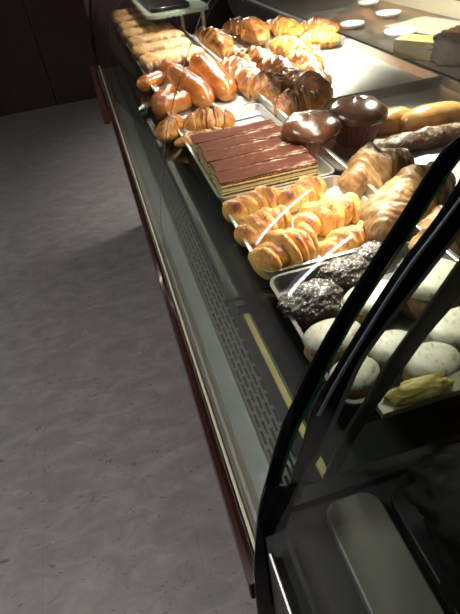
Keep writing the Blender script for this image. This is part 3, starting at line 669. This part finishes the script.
# near tray: flaky chocolate pastries and white-topped ovals
kd = [Kind(blob_proto('chocolate_pastry', M['choc'], s)) for s in (1, 4, 7)]; GD = 'dark flaky chocolate pastries'
for i, (x1, y1, x2, y2, w_, lab) in enumerate((
    (281, 302, 340, 280, 44, 'big dark chocolate-flaked pastry at the tray corner by the aisle'),
    (318, 270, 370, 252, 34, 'dark powdered chocolate pastry in the middle of the row'),
    (354, 250, 396, 234, 28, 'dark powdered pastry with red bits under the divider rail'))):
    put(kd[i], x1, y1, x2, y2, w_, lab, 'pastry', GD, .97, hr=.6)
def oval_proto(seed):
    root = empty('iced_pastry')
    bm = bmesh.new(); lay = bm.verts.layers.float.new('bake'); n = 40
    def ring(bm, rx, ry, z, j=0):
        return [bm.verts.new((rx * math.cos(2 * PI * k / n) * (1 + j * noise.noise(Vector((k * .7 + seed, z * 9, 0)))), ry * math.sin(2 * PI * k / n) * (1 + j * noise.noise(Vector((k * .7, z * 9 + seed, 0)))), z)) for k in range(n)]
    rs = [ring(bm, .44, .2, 0, .05), ring(bm, .47, .235, .06, .08), ring(bm, .47, .235, .16, .08), ring(bm, .44, .21, .2, .05)]
    for a, b in zip(rs, rs[1:]):
        for k in range(n): bm.faces.new((a[k], a[(k + 1) % n], b[(k + 1) % n], b[k]))
    bm.faces.new(rs[0][::-1]); bm.faces.new(rs[-1])
    for v in bm.verts: v[lay] = .45
    bobj('cake_base', bm, M['cake'], root, smooth=True)
    bm = bmesh.new(); rs = [ring(bm, .47, .235, .2), ring(bm, .5, .26, .225), ring(bm, .47, .235, .262), ring(bm, .3, .13, .285)]
    for a, b in zip(rs, rs[1:]):
        for k in range(n): bm.faces.new((a[k], a[(k + 1) % n], b[(k + 1) % n], b[k]))
    bm.faces.new(rs[0][::-1]); bm.faces.new(rs[-1]); bobj('white_icing', bm, M['icing'], root, smooth=True)
    return root
kO = Kind(oval_proto(1)); GO = 'white-topped oval pastries'
for i, (x1, y1, x2, y2, w_, lab) in enumerate((
    (304, 340, 362, 322, 26, 'white-topped oval pastry along the aisle rim, cut by the black frame'),
    (345, 305, 402, 284, 26, 'white-topped oval pastry between the two black frames'),
    (404, 296, 458, 270, 36, 'white-topped pastry with powdered flecks seen through the nearer glass'),
    (332, 376, 378, 356, 26, 'white-topped oval pastry at the near corner behind the frames'),
    (372, 350, 414, 330, 26, 'greyish white-topped oval pastry beside the dark inner post'),
    (408, 366, 458, 345, 30, 'white-topped oval pastry just beyond the inner post, by the olive ledge'),
    (432, 336, 490, 308, 30, 'large white-topped pastry at the edge of the picture beyond the inner post'))):
    put(kO, x1, y1, x2, y2, w_, lab, 'pastry', GO, .97, hr=.5)

# ------------------------------------------------------------------ near case contents
def crumple(name, m, seed, sx, sy, sz, amp=.25, sub=5):
    bm = bmesh.new(); bmesh.ops.create_icosphere(bm, subdivisions=sub, radius=1)
    for v in bm.verts:
        p = v.co.copy(); q = p * 1.6 + Vector((seed, 0, 0)); f = 1 + amp * noise.noise(q) + amp * .5 * (abs(noise.noise(q * 3)) * 2 - .5) + amp * .2 * noise.noise(q * 8)
        s = lambda a: math.copysign(abs(a) ** .7, a)
        v.co = Vector((s(p.x) * f * sx, s(p.y) * f * sy, max(p.z * f, -.6) * sz + sz * .6))
    return bobj(name, bm, m, smooth=True)
o = crumple('plastic_bag', M['bag'], 3, .40 * U, .25 * U, .15 * U, .14); o.location = P(.80, .27, 1.169); tag(o, 'crumpled black plastic bag lying in the nearer case', 'bag')
o = rounded('dark_tray', .43, 1.6, -1.2, .52, 1.17, 1.2, .05, M['darktray'], bevel=.002); tag(o, 'large dark glossy tray under the black bag', 'tray')
o = crumple('bread_piece', M['bun'], 5, .07 * U, .05 * U, .035 * U, .15, 4); o.location = P(.80, .52, .93); tag(o, 'orange-brown bread piece at the edge behind the black bag', 'bread')
o = crumple('crumpled_wrapper', M['yellow'], 8, .075 * U, .024 * U, .026 * U, .4, 4); o.location = P(.57, .638, .989); tag(o, 'yellow crumpled wrapper on the narrow olive ledge', 'wrapper')

# ------------------------------------------------------------------ black tray on the step shelf
o = rounded('black_tray', .70, 1.1, 5.5, 7.1, .765, .80, .05, M['black'], bevel=.002); tag(o, 'black tray standing on the green glass step shelf', 'tray')
# ------------------------------------------------------------------ behind the case
bc = empty('back_counter', (1.9, 2.6, 0)); tag(bc, 'dark-topped work counter behind the display case with cream upstand', 'counter')
box('counter_top', (-.42, -2.4, .72), (.24, 2.6, .76), M['counter'], bc, .002); box('cabinet', (-.38, -2.38, .0), (.24, 2.58, .72), M['body'], bc); box('upstand', (.24, -2.4, .0), (.3, 2.6, 1.15), M['creamwall'], bc, .002)
ZT = .7605
def onZ(px, py, z=ZT): return onD(px, py, (EYE - z) / U)
p = onZ(418, 47, ZT + .04); bxx = box('carton', (-.06, -.10, 0), (.06, .1, .08), M['cream'], bevel=.002); bxx.location = (p.x, p.y, ZT); bxx.rotation_euler.z = .5; tag(bxx, 'small cream carton on the work counter behind the case', 'box')
p = onZ(432, 26); q = box('paper_sheet', (-.16, -.22, 0), (.16, .22, .002), M['greysheet']); q.location = (p.x, p.y, ZT); q.rotation_euler.z = .2; tag(q, 'grey paper sheet lying behind the cream carton', 'paper')
p = onZ(458, 46, ZT + .05); q = crumple('cloth_bag', M['bag'], 6, .16, .13, .08); q.location = (p.x + .03, p.y - .03, ZT); tag(q, 'black bag slumped on the work counter by the carton', 'bag')
def glint(seed):  # shallow white shape standing in for a lamp's reflection
    bm = bmesh.new(); n = 32; rs = []
    for r, z in ((.03, 0), (.055, .012), (.06, .03), (.056, .03), (.03, .008)): rs.append([bm.verts.new((r * math.cos(2 * PI * k / n), r * math.sin(2 * PI * k / n), z)) for k in range(n)])
    for a, b in zip(rs, rs[1:]):
        for k in range(n): bm.faces.new((a[k], a[(k + 1) % n], b[(k + 1) % n], b[k]))
    bm.faces.new(rs[0][::-1]); bm.faces.new(rs[-1]); return bobj('white_glint', bm, M['white'], smooth=True)
kGlint = Kind(glint(1))
for (px, py, sc, lab) in ((400, 36, 1.5, 'white dish modelled as a lamp reflection beside the cream carton'), (388, 17, 1.3, 'white dish modelled as a lamp reflection in the middle of the work counter'), (368, 6, 1.2, 'white dish modelled as a lamp reflection farthest along the work counter'), (352, 28, 1.2, 'white dish modelled as a lamp reflection close behind the bare tray')):
    p = onZ(px, py); o = kGlint.new(); o.location = (p.x, p.y, ZT); o.scale = (sc, sc, 1); tag(o, lab, 'glint', 'modelled lamp reflections behind the case')
